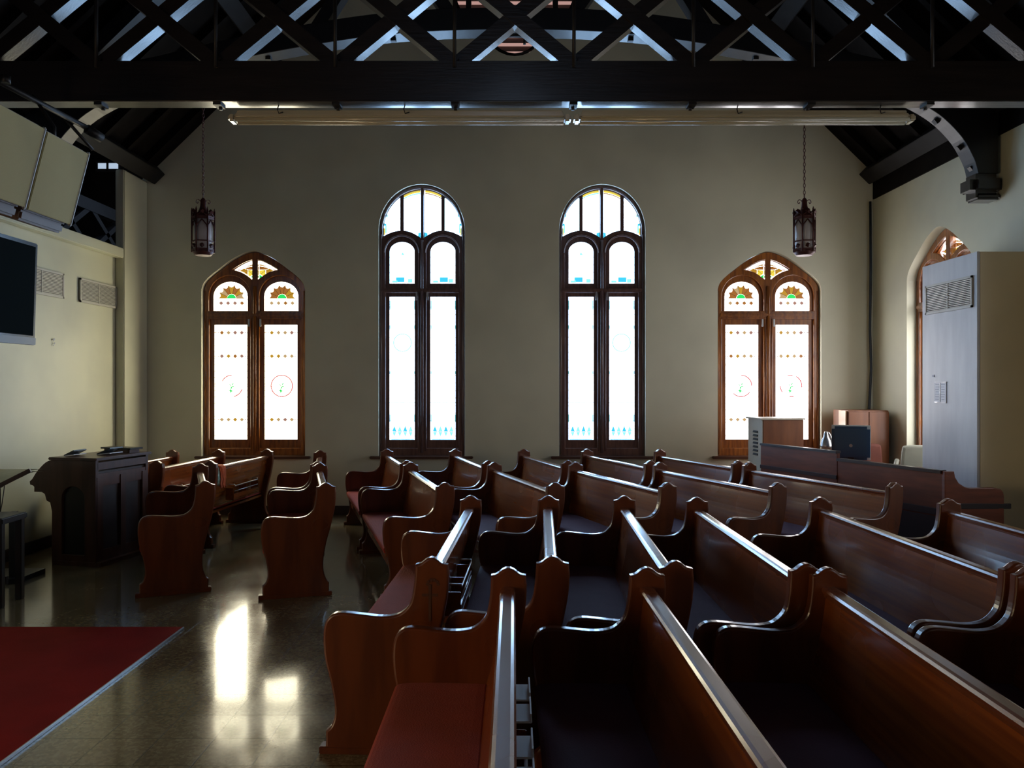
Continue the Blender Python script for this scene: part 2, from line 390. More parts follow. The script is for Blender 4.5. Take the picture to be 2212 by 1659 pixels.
def upper_side_deco(cx, w, z0, seed):
    def f(b, K):
        rnd = random.Random(seed); cz = z0 + .175; R = .182
        n = 7
        for k in range(n):
            a0 = PI * k / n; a1 = PI * (k + 1) / n; am = (a0 + a1) / 2
            def P(a, r): return (cx + r * math.cos(a), cz + r * math.sin(a))
            b.mi = K.index(rnd.choice(['amber', 'brown', 'amber', 'tan', 'brown']))
            rim = [P(a0, R), P(a0 * .75 + a1 * .25, R * .86), P(am, R * .81), P(a0 * .25 + a1 * .75, R * .86), P(a1, R)]
            b.add_mesh(shape([[P(a0, .06)] + rim + [P(a1, .06), P(am, .06)]], .002, y=GY))
            b.mi = K.index('lead'); p, q = P(a0, .06), P(a0, R)
            b.bar((p[0], GY - .003, p[1]), (q[0], GY - .003, q[1]), .003, .003, up=(0, 1, 0))
        b.mi = K.index('green'); b.add_mesh(shape([arc(cx, cz, .058, .058, 0, PI, 12)], .002, y=GY - .001))
        b.mi = K.index('lead'); b.box((cx, GY + .003, cz - .012), (w, .003, .005))
        diamonds(b, cx, z0 + .115, w, [rnd.choice(['tan', 'mauve', 'brown']) for _ in range(4)], K, GY)
    return f
def kite_deco(s):
    def f(b, K):
        for key, lp in (('amber', [(.12, 3.135), (.12, 3.21), (.17, 3.225), (.23, 3.195), (.17, 3.172)]), ('red', [(.232, 3.196), (.20, 3.222), (.262, 3.204), (.275, 3.198)]),
                        ('yel', [(.035, 3.155), (.035, 3.20), (.115, 3.205), (.115, 3.133), (.09, 3.118)]), ('brown', [(.035, 3.208), (.035, 3.255), (.10, 3.245), (.165, 3.23), (.115, 3.21)]),
                        ('tan', [(.035, 3.262), (.035, 3.285), (.12, 3.262), (.15, 3.245), (.10, 3.252)]), ('green', [(.033, 3.085), (.033, 3.148), (.082, 3.115)])):
            b.mi = K.index(key); b.add_mesh(shape([[(s * x, z) for x, z in lp]], .002, y=GY))
        b.mi = K.index('lead')
        for p, q in (((.03, 3.205), (.26, 3.205)), ((.04, 3.14), (.16, 3.235)), ((.03, 3.25), (.14, 3.17))):
            b.bar((s * p[0], GY - .003, p[1]), (s * q[0], GY - .003, q[1]), .003, .003, up=(0, 1, 0))
    return f
def sharp_kite(s):
    up = smooth([(.03, 3.325), (.10, 3.305), (.20, 3.255), (.293, 3.195)], 3); lo = smooth([(.293, 3.195), (.19, 3.170), (.11, 3.125), (.03, 3.065)], 3)
    return [(s * x, z) for x, z in up + lo[1:-1] + [(.03, 3.065)]]
def side_window(name, loc, rz, key, variants, mframe, sc=1.0, plain=False):
    root = empty(name, loc, rz, kind='structure'); root.scale = (1, 1, sc)
    K1 = [arch_light(-.558, -.109, 2.653, 2.853, 3.045), arch_light(.109, .558, 2.653, 2.853, 3.045)]
    K2 = [rect(-.545, -.115, .97, 2.478), rect(.115, .545, .97, 2.478)]
    kites = [sharp_kite(-1), sharp_kite(1)]
    put('frame', shape([pointed_outline(.992)] + K1 + K2 + kites, .035, y=.065), mframe, root)
    big = [arch_light(-.605, -.055, 2.66, 2.845, 3.125), arch_light(.055, .605, 2.66, 2.845, 3.125)]
    bigl = [rect(-.60, -.058, .86, 2.55), rect(.058, .60, .86, 2.55)]
    kb = [inflate(sharp_kite(-1), .02), inflate(sharp_kite(1), .02)]
    put('casing', shape([pointed_outline(.992)] + big + bigl + [ [(x - .008 if x < 0 else x + .008, z + .004) for x, z in k] for k in kites], .024, .008, y=.012), mframe, root)
    b = MB(); b.box((0, -.012, 2.605), (1.26, .05, .05), bev=.012); b.box((0, .0, 2.56), (1.24, .04, .02), bev=.006)
    b.obj('transom', mframe, root)
    b = MB(); b.tube([(0, -.012, .80), (0, -.012, 2.98)], .026, 10); b.tube([(-.048, -.004, .82), (-.048, -.004, 2.57)], .012, 8); b.tube([(.048, -.004, .82), (.048, -.004, 2.57)], .012, 8)
    b.obj('mullion', mframe, root)
    b = MB()
    for s in (-1, 1):
        b.tube([(s * .648, -.008, .78), (s * .648, -.008, 2.92)], .013, 8)
        b.tube([(s * .45, -.004, .825), (s * .22, -.004, .825)], .006, 6)
    b.obj('beading', mframe, root)
    b = MB(); b.box((0, -.065, .745), (1.50, .13, .035), bev=.008); b.obj('window_sill', M['sill'], root)
    for s in (-1, 1):
        b = MB(); b.box((s * .075, -.022, 2.50), (.022, .02, .10), bev=.004); b.obj('latch', M['silver'], root)
    for i in (0, 1):
        cx = (-.33, .33)[i]
        pane(root, K2[i], key, None if plain else lower_side_deco(cx, .43, .97, 2.478, variants[i], 11 + i + variants[0] * 3))
        pane(root, K1[i], key, None if plain else upper_side_deco((-.3335, .3335)[i], .449, 2.653, 5 + i + variants[1] * 7))
        pane(root, kites[i], key, None if plain else kite_deco((-1, 1)[i]))
    return root
def tall_window(name, loc, ring):
    root = empty(name, loc, 0, kind='structure'); mf = M['frame_dark']
    lights = []
    def top_edge(x0, x1, rx=.515, rz=.548):
        return [(x, 3.70 + rz * math.sqrt(max(0, 1 - (x / rx) ** 2))) for x in [x0 + (x1 - x0) * k / 8 for k in range(9)]]
    def bot(x):
        u = (abs(x) - .262) / .262
        return 3.715 - .115 * u * u if u < 0 else 3.715 - .085 * u * u
    for s in (-1, 1):
        for a, c in ((.024, .246), (.293, .508)):
            xs = [a + (c - a) * k / 8 for k in range(9)]
            lights.append([(s * x, z) for x, z in top_edge(a, c)] + [(s * x, bot(x)) for x in xs[::-1]])
    mids = [arch_light(s * .268 - .163, s * .268 + .163, 3.02, 3.44, 3.566) for s in (-1, 1)]
    lows = [rect(s * .268 - .165, s * .268 + .165, .966, 2.845) for s in (-1, 1)]
    put('frame', shape([tall_outline(.006)] + lights + mids + lows, .035, y=.065), mf, root)
    bm_ = [arch_light(s * .268 - .215, s * .268 + .215, 2.95, 3.42, 3.635) for s in (-1, 1)]
    bl_ = [rect(s * .268 - .21, s * .268 + .21, .86, 2.895) for s in (-1, 1)]
    big = []
    for s in (-1, 1):
        xs = [.018 + (.517 - .018) * k / 14 for k in range(15)]
        big.append([(s * x, 3.70 + .556 * math.sqrt(max(0, 1 - (x / .522) ** 2))) for x in xs] + [(s * x, bot(x) - .004) for x in xs[::-1]])
    put('casing', shape([tall_outline(.006)] + big + bm_ + bl_, .022, .007, y=.012), mf, root)
    b = MB(); b.box((0, -.012, 2.93), (1.06, .045, .045), bev=.01); b.obj('transom', mf, root)
    b = MB()
    b.tube([(0, -.01, .80), (0, -.01, 3.58)], .022, 10); b.tube([(-.042, -.004, .82), (-.042, -.004, 2.89)], .01, 8); b.tube([(.042, -.004, .82), (.042, -.004, 2.89)], .01, 8)
    b.obj('mullion', mf, root)
    b = MB()
    for s in (-1, 1):
        b.tube([(s * .535, -.008, .78), (s * .535, -.008, 3.66)], .012, 8)
        b.tube([(x, -.006, z) for x, z in arc(s * .268, 3.42, .232, .238, 0, PI, 18)], .011, 8)
        b.tube([(s * .38, -.004, .825), (s * .18, -.004, .825)], .006, 6)
    b.tube([(x, -.006, z) for x, z in arc(0, 3.70, .535, .578, 0, PI, 30)], .012, 8)
    b.obj('beading', mf, root)
    MB().box((0, -.065, .745), (1.34, .13, .035), bev=.008).obj('window_sill', M['sill'], root)
    for s in (-1, 1): MB().box((s * .072, -.022, 2.85), (.02, .02, .11), bev=.004).obj('latch', M['silver'], root)
    def lowdeco(cx, has):
        def f(b, K):
            b.mi = K.index('teal')
            for sx in (-1, 1):
                for z, h in ((2.74, .12), (2.45, .05), (1.85, .04), (1.25, .10)): b.box((cx + sx * .158, GY, z), (.012, .004, h))
            b.mi = K.index('cyan'); b.box((cx, GY, .975), (.30, .004, .014))
            b.mi = K.index('lead')
            for z in (.966 + .108, .966 + .49): b.box((cx, GY, z), (.26 if z < 1.2 else .33, .003, .007))
            lead_ticks(b, cx - .165, cx + .165, .966, 2.845, K.index('lead'), GY, .10)
            for k in range(4):
                x = cx + (k - 1.5) * .072 - .0
                b.mi = K.index(('cyan', 'teal', 'cyan', 'teal')[k]); b.add_mesh(shape([[(x - .028, 1.078), (x, 1.15), (x + .028, 1.078)]], .002, y=GY))
                b.mi = K.index('teal'); b.add_mesh(shape([[(x - .027, 1.068), (x + .027, 1.068), (x, 1.005)]], .002, y=GY))
            if has:
                b.mi = K.index('teal'); b.add_mesh(shape([arc(cx, 2.245, .122, .122, 0, 2 * PI, 36)[:-1], arc(cx, 2.245, .110, .110, 0, 2 * PI, 36)[:-1]], .002, y=GY))
        return f
    def middeco(cx, i):
        def f(b, K):
            b.mi = K.index('cyan'); b.box((cx + (.01 if i else -.03), GY, 3.075), (.11, .004, .065))
            b.mi = K.index('teal'); b.box((cx + .10, GY, 3.06), (.06, .004, .05)); b.box((cx - .10, GY, 3.05), (.07, .004, .03))
            if not i: b.mi = K.index('teal'); b.add_mesh(shape([[(cx - .02, 3.40), (cx + .03, 3.40), (cx, 3.44)]], .002, y=GY))
            lead_ticks(b, cx - .163, cx + .163, 3.02, 3.45, K.index('lead'), GY, .1)
        return f
    def fandeco(s, outer):
        def f(b, K):
            if outer:
                for key, z, h, x, ww in (('cyan', 3.80, .03, .495, .03), ('yel', 3.71, .09, .503, .016), ('teal', 3.74, .10, .487, .02), ('teal', 3.93, .06, .47, .02)):
                    b.mi = K.index(key); b.box((s * x, GY, z), (ww, .004, h))
            else:
                o = top_edge(.03, .246); i = top_edge(.03, .246, .50, .525)
                b.mi = K.index('yel'); b.add_mesh(shape([[(s * x, z) for x, z in o] + [(s * x, z) for x, z in i[::-1]]], .002, y=GY))
                i2 = top_edge(.03, .246, .495, .505)
                b.mi = K.index('tan' if s > 0 else 'teal'); b.add_mesh(shape([[(s * x, z - .003) for x, z in i] + [(s * x, z) for x, z in i2[::-1]]], .002, y=GY))
                b.mi = K.index('cyan'); b.add_mesh(shape([[(s * .024, 3.60), (s * .024, 3.70), (s * .06, 3.69), (s * .065, 3.64)]], .002, y=GY))
        return f
    for k, lp in enumerate(lights): pane(root, lp, 't', fandeco(-1 if k < 2 else 1, k % 2))
    for i in (0, 1):
        pane(root, mids[i], 't', middeco((-.268, .268)[i], i)); pane(root, lows[i], 't', lowdeco((-.268, .268)[i], ring == i))
    return root
side_window('window_1', (WCX[0], YF + .075, 0), 0, 'pl', (2, 1), M['frame_warm'])
tall_window('window_2', (WCX[1], YF + .06, 0), 0)
tall_window('window_3', (WCX[2], YF + .06, 0), 1)
side_window('window_4', (WCX[3], YF + .075, 0), 0, 'pr', (3, 4), M['frame_warm'])
side_window('window_5', (XR + .12, RWY[0], 0), -PI / 2, 'pr', (2, 3), M['frame_warm'])
for k, y in enumerate(RWY[1:]): side_window('window_%d' % (6 + k), (XR + .12, y, 0), -PI / 2, 'outside', (2, 3), M['frame_warm'], plain=True)
for k, y in enumerate(LWY): side_window('window_%d' % (9 + k), (XI - .09, y, 0), PI / 2, 'warm', (2, 3), M['frame_warm'], sc=.82, plain=True)  # unseen windows, placed by guess to supply warm light from the left
# gable window with pink louvres
rose = empty('window_11', (.035, YF + .06, 6.79), kind='structure')
q0 = quatre(0, 0, .42, .395); q1 = quatre(0, 0, .42, .34)
put('frame', shape([q0, q1], .05, .01, y=.03), M['roof_wood'], rose)
b = MB()
for k in range(15):
    z = -.78 + k * .11
    w_ = .0
    for c, r in (((0, -.42), .36), ((0, .42), .36), ((-.42, 0), .36), ((.42, 0), .36), ((0, 0), .3)):
        if abs(z - c[1]) < r: w_ = max(w_, abs(c[0]) + math.sqrt(r * r - (z - c[1]) ** 2))
    if w_ > .05: b.box((0, .07, z), (2 * w_, .012, .085), Matrix.Rotation(-.5, 4, 'X'))
b.obj('louvre', M['pink_louvre'], rose)
put('glass_pane', shape([quatre(0, 0, .42, .37)], .004, y=.13), G['pink'], rose)

# ------------------------------------------------------------------ roof timbers
def TP(px, py, d): return ((px - 1106) * d / F, EYE + (829 - py) * d / F)
# near truss at 5.56 m
TY = 5.56; TXC = .016; PITCH = .849; Z0, Z1 = 3.71, 4.00
tr = empty('roof_truss', (0, TY, Z0), label='black lattice roof truss whose deep tie beam crosses the whole room above the strip lights', cat='roof truss')
MB().box((0, .07, .145), (9.40, .14, .29), bev=.006).obj('tie_beam', M['beam'], tr)
MB().box((0, .07, 1.03), (9.2, .14, .16)).obj('top_chord', M['beam'], tr)
for k in range(-6, 6):
    x0 = TXC + (k + .5) * PITCH - PITCH * .0; x1 = x0 + PITCH
    for sgn in (1, -1):
        a, c = ((x0, x1) if sgn > 0 else (x1, x0))
        MB().bar((a, .075 + .012 * sgn, .27), (c, .075 + .012 * sgn, .97), .105, .115, up=(0, 1, 0), bev=.004).obj('diagonal_brace', M['beam'], tr)
for k in range(-5, 6):
    x = TXC + (k + .5) * PITCH
    if abs(x) > 4.5: continue
    MB().tube([(x, .0, .24), (x, .0, 1.0)], .013, 8).obj('tie_rod', M['iron'], tr)
    b = MB(); b.box((x, .07, -.008), (.055, .10, .016)); b.tube([(x, .10, -.03), (x, .10, -.0)], .013, 6); b.obj('bolt', M['iron'], tr)
# arched truss at 7.49 m
AY = 7.49
ar = empty('arched_truss', (0, AY, 0), label='black arched roof truss behind the lattice, its curved foot on a wall corbel', cat='roof truss')
curve = smooth([(0, 5.10), (.85, 5.075), (1.65, 4.99), (2.73, 4.79), (3.45, 4.585), (4.0, 4.34), (4.28, 4.10), (4.42, 3.87), (4.465, 3.72)], 5)
outer = smooth([(0, 5.31), (.85, 5.285), (1.65, 5.20), (2.73, 5.00), (3.45, 4.83), (4.10, 4.72), (4.66, 4.62)], 5)
full = [(-x, z) for x, z in curve[::-1]] + curve[1:]
top = outer[::-1] + [(-x, z) for x, z in outer[1:]]
poly = full + [(4.66, 3.72)] + top + [(-4.66, 3.72)]
put('arch_rib', shape([poly], .10, .006, y=.10), M['beam_blue'], ar)
for s in (-1, 1):
    b = MB(); b.box((s * 4.55, .10, 3.615), (.31, .27, .21), bev=.055); b.box((s * 4.57, .10, 3.50), (.24, .20, .06), bev=.02)
    b.obj('corbel', M['beam'], ar)
for x, z in ((1.15, 5.035), (-1.15, 5.035), (2.36, 4.855), (-2.36, 4.855), (4.11, 4.245), (4.33, 3.985), (4.455, 3.79)):
    MB().box((x, .10, z), (.05, .055, .03), Matrix.Rotation(0 if abs(x) < 3 else .9, 4, 'Y')).obj('bolt', M['iron'], ar)
b = MB(); b.tube([(-.10, .02, 4.99), (-.10, .02, 5.04), (-.03, .02, 5.05), (.06, .02, 5.05), (.12, .02, 5.03), (.12, .02, 4.96)], .015, 6); b.obj('iron_strap', M['iron'], ar)
MB().box((0, .10, 6.2), (6.9 - 1.9, .18, .16)).obj('collar_beam', M['beam_blue'], ar)
for s in (-1, 1):
    MB().bar((s * .55, .1, 5.2), (s * 1.25, .1, 6.2), .12, .14, up=(0, 1, 0)).obj('strut', M['beam_blue'], ar)
    MB().bar((s * 1.9, .1, 5.1), (s * 1.2, .1, 6.2), .12, .14, up=(0, 1, 0)).obj('strut', M['beam_blue'], ar)
    MB().bar((s * .42, .1, 5.25), (s * .42, .1, 6.2), .05, .07, up=(0, 1, 0)).obj('hanger', M['iron'], ar)
    MB().bar((s * 4.45, .1, RIDGE - TAN * 4.45 - .2), (s * .05, .1, RIDGE - .26), .14, .2, up=(0, 1, 0)).obj('principal_rafter', M['beam_blue'], ar)
# purlins
nrm = {1: Vector((-TAN, 0, -1)).normalized(), -1: Vector((TAN, 0, -1)).normalized()}
for s, side in ((-1, 'left'), (1, 'right')):
    for k, x in enumerate((4.62, 3.1, 1.7)):
        z = RIDGE - TAN * x - .13
        o = MB().bar((s * x, YB + .2, z), (s * x, YF - .02, z), .19, .13, up=nrm[s], bev=.006).obj('purlin', M['purlin'], SL[s])
# rafters
for s, side in ((-1, 'left'), (1, 'right')):
    for k in range(11):
        y = 4.6 + .52 * k
        xe = 4.68
        off = nrm[s] * .045
        a = Vector((s * xe, y, RIDGE - TAN * xe)) + off; c = Vector((s * .15, y, RIDGE - TAN * .15)) + off
        o = MB().bar(a, c, .07, .09, up=nrm[s]).obj('rafter', M['roof_wood'], SL[s])
# loft lattice
lo = empty('lattice_girder', (-5.6, 0, 0), label='dark crossed lattice girder in the shadowy loft above the left wall ledge', cat='girder')
for z, h in ((3.45, .16), (4.12, .16)): MB().box((-.15, 8.6, z), (.12, 5.4, h)).obj('chord', M['purlin'], lo)
for k in range(6):
    y = 6.1 + k * .9
    for a, c in ((y, y + .9), (y + .9, y)): MB().bar((-.15, a, 3.5), (-.15, c, 4.1), .07, .1, up=(1, 0, 0)).obj('diagonal_brace', M['purlin'], lo)
x_, z_ = TP(232, 358, 11.95)
lw_ = empty('window_12', (x_, 11.97, z_), kind='structure')
MB().box((0, .0, 0), (.30, .02, .09)).obj('glass_pane', G['dim'], lw_)  # guessed glowing pane, added to give the small bright glint in the loft
b = MB(); b.box((0, 0, .06), (.36, .05, .03)); b.box((0, 0, -.06), (.36, .05, .03)); b.box((0, -.0, 0), (.03, .05, .14)); b.obj('frame', M['beam_blue'], lw_)

# ------------------------------------------------------------------ strip lights
def strip(x0, x1, lab, hooks):
    r = empty('strip_light', ((x0 + x1) / 2, TY + .14, 3.63), label=lab, cat='light fixture'); L = x1 - x0
    b = MB(); b.box((0, 0, .012), (L - .09, .11, .035), bev=.012); b.box((0, 0, .04), (L - .12, .06, .03), bev=.005); b.obj('housing', M['cream_plastic'], r)
    b = MB(); b.tube([(-L / 2 + .05, .03, -.016), (L / 2 - .05, .03, -.016)], .018, 12); b.obj('tube', M['cream_plastic'], r)
    b = MB(); b.tube([(-L / 2 + .05, -.035, -.012), (L / 2 - .05, -.035, -.012)], .016, 12); b.obj('tube', M['cream_plastic'], r)
    for s in (-1, 1): MB().box((s * (L / 2 - .025), 0, -.002), (.05, .10, .05), bev=.012).obj('end_cap', M['cream_plastic'], r)
    for x in hooks:
        MB().tube([(x - (x0 + x1) / 2, -.06, .085), (x - (x0 + x1) / 2 - .01, -.065, .05), (x - (x0 + x1) / 2 + .0, -.062, .02), (x - (x0 + x1) / 2 + .03, -.06, .03)], .004, 6).obj('hook', M['iron'], r)
strip((490 - 1106) * (TY + .08) / F, (1234 - 1106) * (TY + .08) / F, 'long unlit cream fluorescent strip light under the tie beam, left one of the pair', [-1.68, -.77])
strip((1240 - 1106) * (TY + .08) / F, (1982 - 1106) * (TY + .08) / F, 'long unlit cream fluorescent strip light under the tie beam, right one of the pair', [1.63, 2.66])

# ------------------------------------------------------------------ lanterns
def lantern(x, lab, twist):
    zt = 4.74; zb = EYE + (829 - 548) * AY / F
    r = empty('hanging_lantern', (x, AY + .1, zb), twist, lab, 'lantern')
    R = .103; H = .36
    b = MB()
    nodes = [(R * math.cos(k * PI / 3), R * math.sin(k * PI / 3)) for k in range(6)]
    for k, (px, py) in enumerate(nodes):
        b.tube([(px, py, .03), (px, py, H + .07)], .0085, 6); b.tube([(px, py, H + .07), (px, py, H + .10)], [.010, .002], 6)
        qx, qy = nodes[(k + 1) % 6]
        for z, h in ((.045, .035), (.135, .012), (H, .03)): b.bar((px, py, z), (qx, qy, z), .008, h)
        # pointed arch
        mx, my = (px + qx) / 2, (py + qy) / 2
        for ax, ay in ((px, py), (qx, qy)):
            b.tube([(ax, ay, H - .12), (ax * .85 + mx * .15, ay * .85 + my * .15, H - .075), (mx, my, H - .02)], .006, 5)
        b.box((mx, my, .09), (.028, .028, .028), Matrix.Rotation(PI / 4, 4, 'X') @ Matrix.Rotation(PI / 4, 4, 'Z'))
        # cresting
        b.tube([(px, py, H + .01), (mx * .98, my * .98, H + .055), (qx, qy, H + .01)], .007, 5)
        b.box((mx, my, H + .06), (.03, .03, .03), Matrix.Rotation(PI / 4, 4, 'Y') @ Matrix.Rotation(PI / 4, 4, 'Z'))
    b.obj('cage', M['bronze'], r)
    MB().lathe([(.075, .0), (.085, .012), (.10, .03), (.10, .045)], 12).obj('base_plate', M['bronze'], r)
    MB().lathe([(.086, .046), (.086, H - .01)], 12).obj('glass_cylinder', M['lantern_glass'], r)
    b = MB(); b.lathe([(.10, H), (.09, H + .02), (.04, H + .07), (.028, H + .12), (.024, H + .18), (.010, H + .20)], 12)
    for s in (-1, 1):
        b.tube(smooth([(s * .015, 0, H + .14), (s * .03, 0, H + .175), (s * .055, 0, H + .18), (s * .065, 0, H + .155), (s * .05, 0, H + .145), (s * .045, 0, H + .16)], 3), .004, 5)
    b.obj('crown', M['bronze'], r)
    b = MB(); z = H + .20; k = 0
    while z + zb < zt:
        a = 0 if k % 2 else PI / 2
        ring = [(math.cos(t) * .010 * math.cos(a), math.cos(t) * .010 * math.sin(a), z + .018 + math.sin(t) * .022) for t in [2 * PI * j / 8 for j in range(9)]]
        b.tube(ring, .0032, 4, cap=False); z += .034; k += 1
    b.obj('chain', M['bronze'], r)
lantern(TP(430, 0, AY)[0], 'small bronze gothic lantern hanging on a chain at left, above the left pointed window', .25)
lantern(TP(1746, 0, AY)[0], 'small bronze gothic lantern hanging on a chain at right, above the right pointed window', .0)

# ------------------------------------------------------------------ pews
prof = [(.004, .872), (.03, .878), (.055, .897), (.080, .905), (.105, .897), (.13, .878), (.154, .872),
        (.158, .80), (.168, .73), (.185, .685), (.225, .648), (.270, .635), (.33, .633), (.42, .642), (.50, .648), (.545, .635), (.572, .598), (.580, .53), (.572, .43),
        (.545, .325), (.528, .22), (.530, .165), (.545, .125), (.568, .105)]
profb = [(.055, .105), (.078, .130), (.098, .20), (.098, .30), (.075, .43), (.035, .58), (.006, .73), (.0, .83)]
def u2x(u): return .08 - u
def panel_loop():
    head = smooth(prof[:7], 3); f = smooth(prof[6:], 3)[1:]; bk = smooth(profb, 3)
    return [(u2x(u), z) for u, z in head + f + [(.568, .0), (.055, .0)] + bk]
PANEL = None; CACHE = {}
def pmesh(key, fn):
    if key not in CACHE: CACHE[key] = fn()
    return CACHE[key]
def me_panel():
    me = shape([panel_loop()], .026, .011, y=0, segs=3); me.materials.append(M['pew_side'])
    for p in me.polygons: p.use_smooth = abs(p.normal.y) < .95 and False
    return me
def me_shoe(): return MB().box((u2x(.315), 0, .0175), (.565, .062, .035), bev=.004).mesh('base_shoe', M['pew_side'])
def prism(uz, L, m, sm=False):
    me = shape([[(u2x(u), z) for u, z in uz]], L / 2); me.materials.append(m); return me
def me_back(L):
    f = smooth([(.185, .36), (.15, .50), (.118, .64), (.098, .79)], 4); k = smooth([(.072, .79), (.090, .64), (.122, .50), (.157, .36)], 4)
    return prism(f + k, L, M['pew_long'])
def me_rail(L):
    c = [(.052, .800), (.050, .812), (.056, .822), (.066, .826), (.100, .826), (.110, .822), (.116, .812), (.114, .800), (.106, .795), (.106, .782), (.062, .782), (.062, .795)]
    return prism(c, L, M['pew_rail'])
def me_cushion(L, m='velvet'):
    c = smooth([(.16, .36), (.155, .385), (.18, .405), (.30, .410), (.45, .412), (.54, .408), (.568, .392), (.565, .365), (.54, .352), (.3, .352)], 3, True)
    return prism(c, L, M[m])
def me_seat(L): return prism([(.14, .325), (.14, .35), (.552, .35), (.558, .342), (.552, .325)], L, M['pew_long'])
def me_apron(L): return prism([(.50, .23), (.50, .325), (.522, .325), (.522, .23)], L, M['pew_long'])
def me_rack():
    b = MB()
    b.box((u2x(.055), 0, .44), (.085, .66, .014), bev=.003)
    b.box((u2x(.018), 0, .475), (.012, .66, .05), bev=.003)
    for s in (-1, 0, 1): b.box((u2x(.06), s * .325, .50), (.09, .012, .13), bev=.003)
    return b.mesh('book_rack', M['pew_long'])
def me_rackbar():
    b = MB(); x = u2x(.014)
    b.tube([(u2x(.08), -.30, .60), (x, -.30, .60), (x, -.29, .585), (x, .29, .585), (x, .30, .60), (u2x(.08), .30, .60)], .006, 6)
    b.tube([(x, -.30, .53), (x, .30, .53)], .005, 6)
    return b.mesh('rack_bar', M['silver'])
def me_cups():
    b = MB()
    for y in (0,):
        b.box((u2x(.03), y, .70), (.055, .13, .006), bev=.002); b.box((u2x(.006), y, .712), (.005, .13, .028), bev=.001)
    return b.mesh('card_holder', M['grille'])
def me_cross():
    b = MB(); x = u2x(.085)
    b.box((x, 0, .70), (.014, .005, .17), bev=.002); b.box((x, 0, .735), (.075, .005, .014), bev=.002)
    b.mi = 0
    for k in range(6):
        a = PI * k / 5
        b.box((x + .012 + .024 * math.cos(a), 0, .785 + .02 * math.sin(a)), (.012, .005, .012), Matrix.Rotation(a, 4, 'Y'))
    return b.mesh('carved_cross', M['inlay'])
def pew(near, far, lab, rack=None, cross=False, fab='velvet'):
    n = Vector(near); f = Vector(far); d = f - n; L = round(d.length / .02) * .02
    c = (n + f) / 2; ang = math.atan2(d.y, d.x) - PI / 2
    r = empty('church_pew', (c.x, c.y, 0), ang, lab, 'pew', 'wooden church pews')
    r_in = L - .104
    for s in (-1, 1):
        e = link('end_panel', pmesh('panel', me_panel), r, (0, s * (L / 2 - .026), 0))
        link('base_shoe', pmesh('shoe', me_shoe), e)
        if cross and s < 0: link('carved_cross', pmesh('cross', me_cross), e, (0, -.026, 0))
    bk = link('backrest', pmesh(('back', L), lambda: me_back(r_in)), r)
    link('top_rail', pmesh(('rail', L), lambda: me_rail(r_in)), r)
    link('seat_board', pmesh(('seat', L), lambda: me_seat(r_in)), r)
    link('seat_apron', pmesh(('apron', L), lambda: me_apron(r_in)), r)
    link('seat_cushion', pmesh(('cush', L, fab), lambda: me_cushion(r_in, fab)), r)
    if rack == 'bar':
        a = link('book_rack', pmesh('rack', me_rack), r); link('rack_bar', pmesh('bar', me_rackbar), a)
    if rack == 'cups':
        link('book_rack', pmesh('rack', me_rack), r, (0, -.15, 0)); 
        for yy in (.14, -.02, -.24, -.42): link('card_holder', pmesh('cups', me_cups), r, (0, yy, 0))
    return r
# nearest row
pew((-.02, 1.37), (-.016, 3.42), 'nearest wooden pew, bottom centre, bright red cushion and glossy pale-lit rail running out of frame', rack='cups')
pew((.61, 1.37), (.585, 3.42), 'wooden pew with orange-lit backrest cut by the bottom edge, just right of the nearest one', fab='purple')
pew((1.35, 1.37), (1.372, 3.42), 'wooden pew whose long brown back and rail run out of the bottom right corner', fab='purple')
pew((2.25, 1.37), (2.25, 3.42), 'wooden pew at the right edge, only its arm rest showing beside a matching arm', fab='purple')
# second row
pew((-.37, 3.573), (-.295, 5.62), 'wooden pew with a cross carved on its end panel and a long red cushion', rack='bar', cross=True)
pew((.185, 3.593), (.26, 5.62), 'wooden pew with broad white-lit top rail seen end on, directly right of the carved-cross pew', fab='purple')
pew((.735, 3.50), (.80, 5.60), 'middle-row wooden pew, third from left, its end post behind the orange-backed pew', fab='purple')
pew((1.306, 3.453), (1.30, 5.53), 'middle-row wooden pew, fourth from left, its pale rail ending at two overlapping posts', fab='purple')
pew((2.26, 3.48), (2.17, 5.53), 'middle-row wooden pew with very long glossy brown back, bright patch at its right end', fab='purple')
pew((3.12, 3.42), (3.03, 5.46), 'middle-row wooden pew cut by the right edge, only its far post and greyish back visible', fab='purple')
# third row
T = [((-.537, 6.307), (-1.043, 8.01)), ((.358, 6.307), (-.19, 8.01)), ((1.264, 6.307), (.64, 8.01)), ((2.16, 6.307), (1.498, 8.01)), ((3.10, 6.307), (2.41, 8.01))]
for (n, f), l in zip(T, ('slanting wooden pew leftmost in the third row, red cushion edge facing the open aisle floor',
                         'slanting wooden pew second from left in the third row, its tan-lit back scratched',
                         'slanting wooden pew in the middle of the third row, below the right tall window',
                         'slanting wooden pew fourth from left in the third row, bluish-lit back and purple cushion',
                         'slanting wooden pew rightmost in the third row, in front of the dark wooden booth')): pew(n, f, l, fab='velvet' if n[0] < 0 else 'purple')
Fr = [((-1.09, 8.13), (-1.545, 9.63)), ((-.24, 8.13), (-.704, 9.63)), ((.59, 8.13), (.135, 9.63)), ((1.45, 8.13), (.912, 9.63)), ((2.36, 8.13), (1.80, 9.60))]
for (n, f), l in zip(Fr, ('short-looking wooden pew nearest the end wall, under the left tall window sill, pink-red cushion',
                          'back-row wooden pew beside the right edge of the left tall window',
                          'back-row wooden pew in front of the blank wall between the two tall windows',
                          'back-row wooden pew directly under the right tall window',
                          'back-row wooden pew left of the tall louvred cabinet')): pew(n, f, l, fab='velvet' if n[0] < -1 else 'purple')
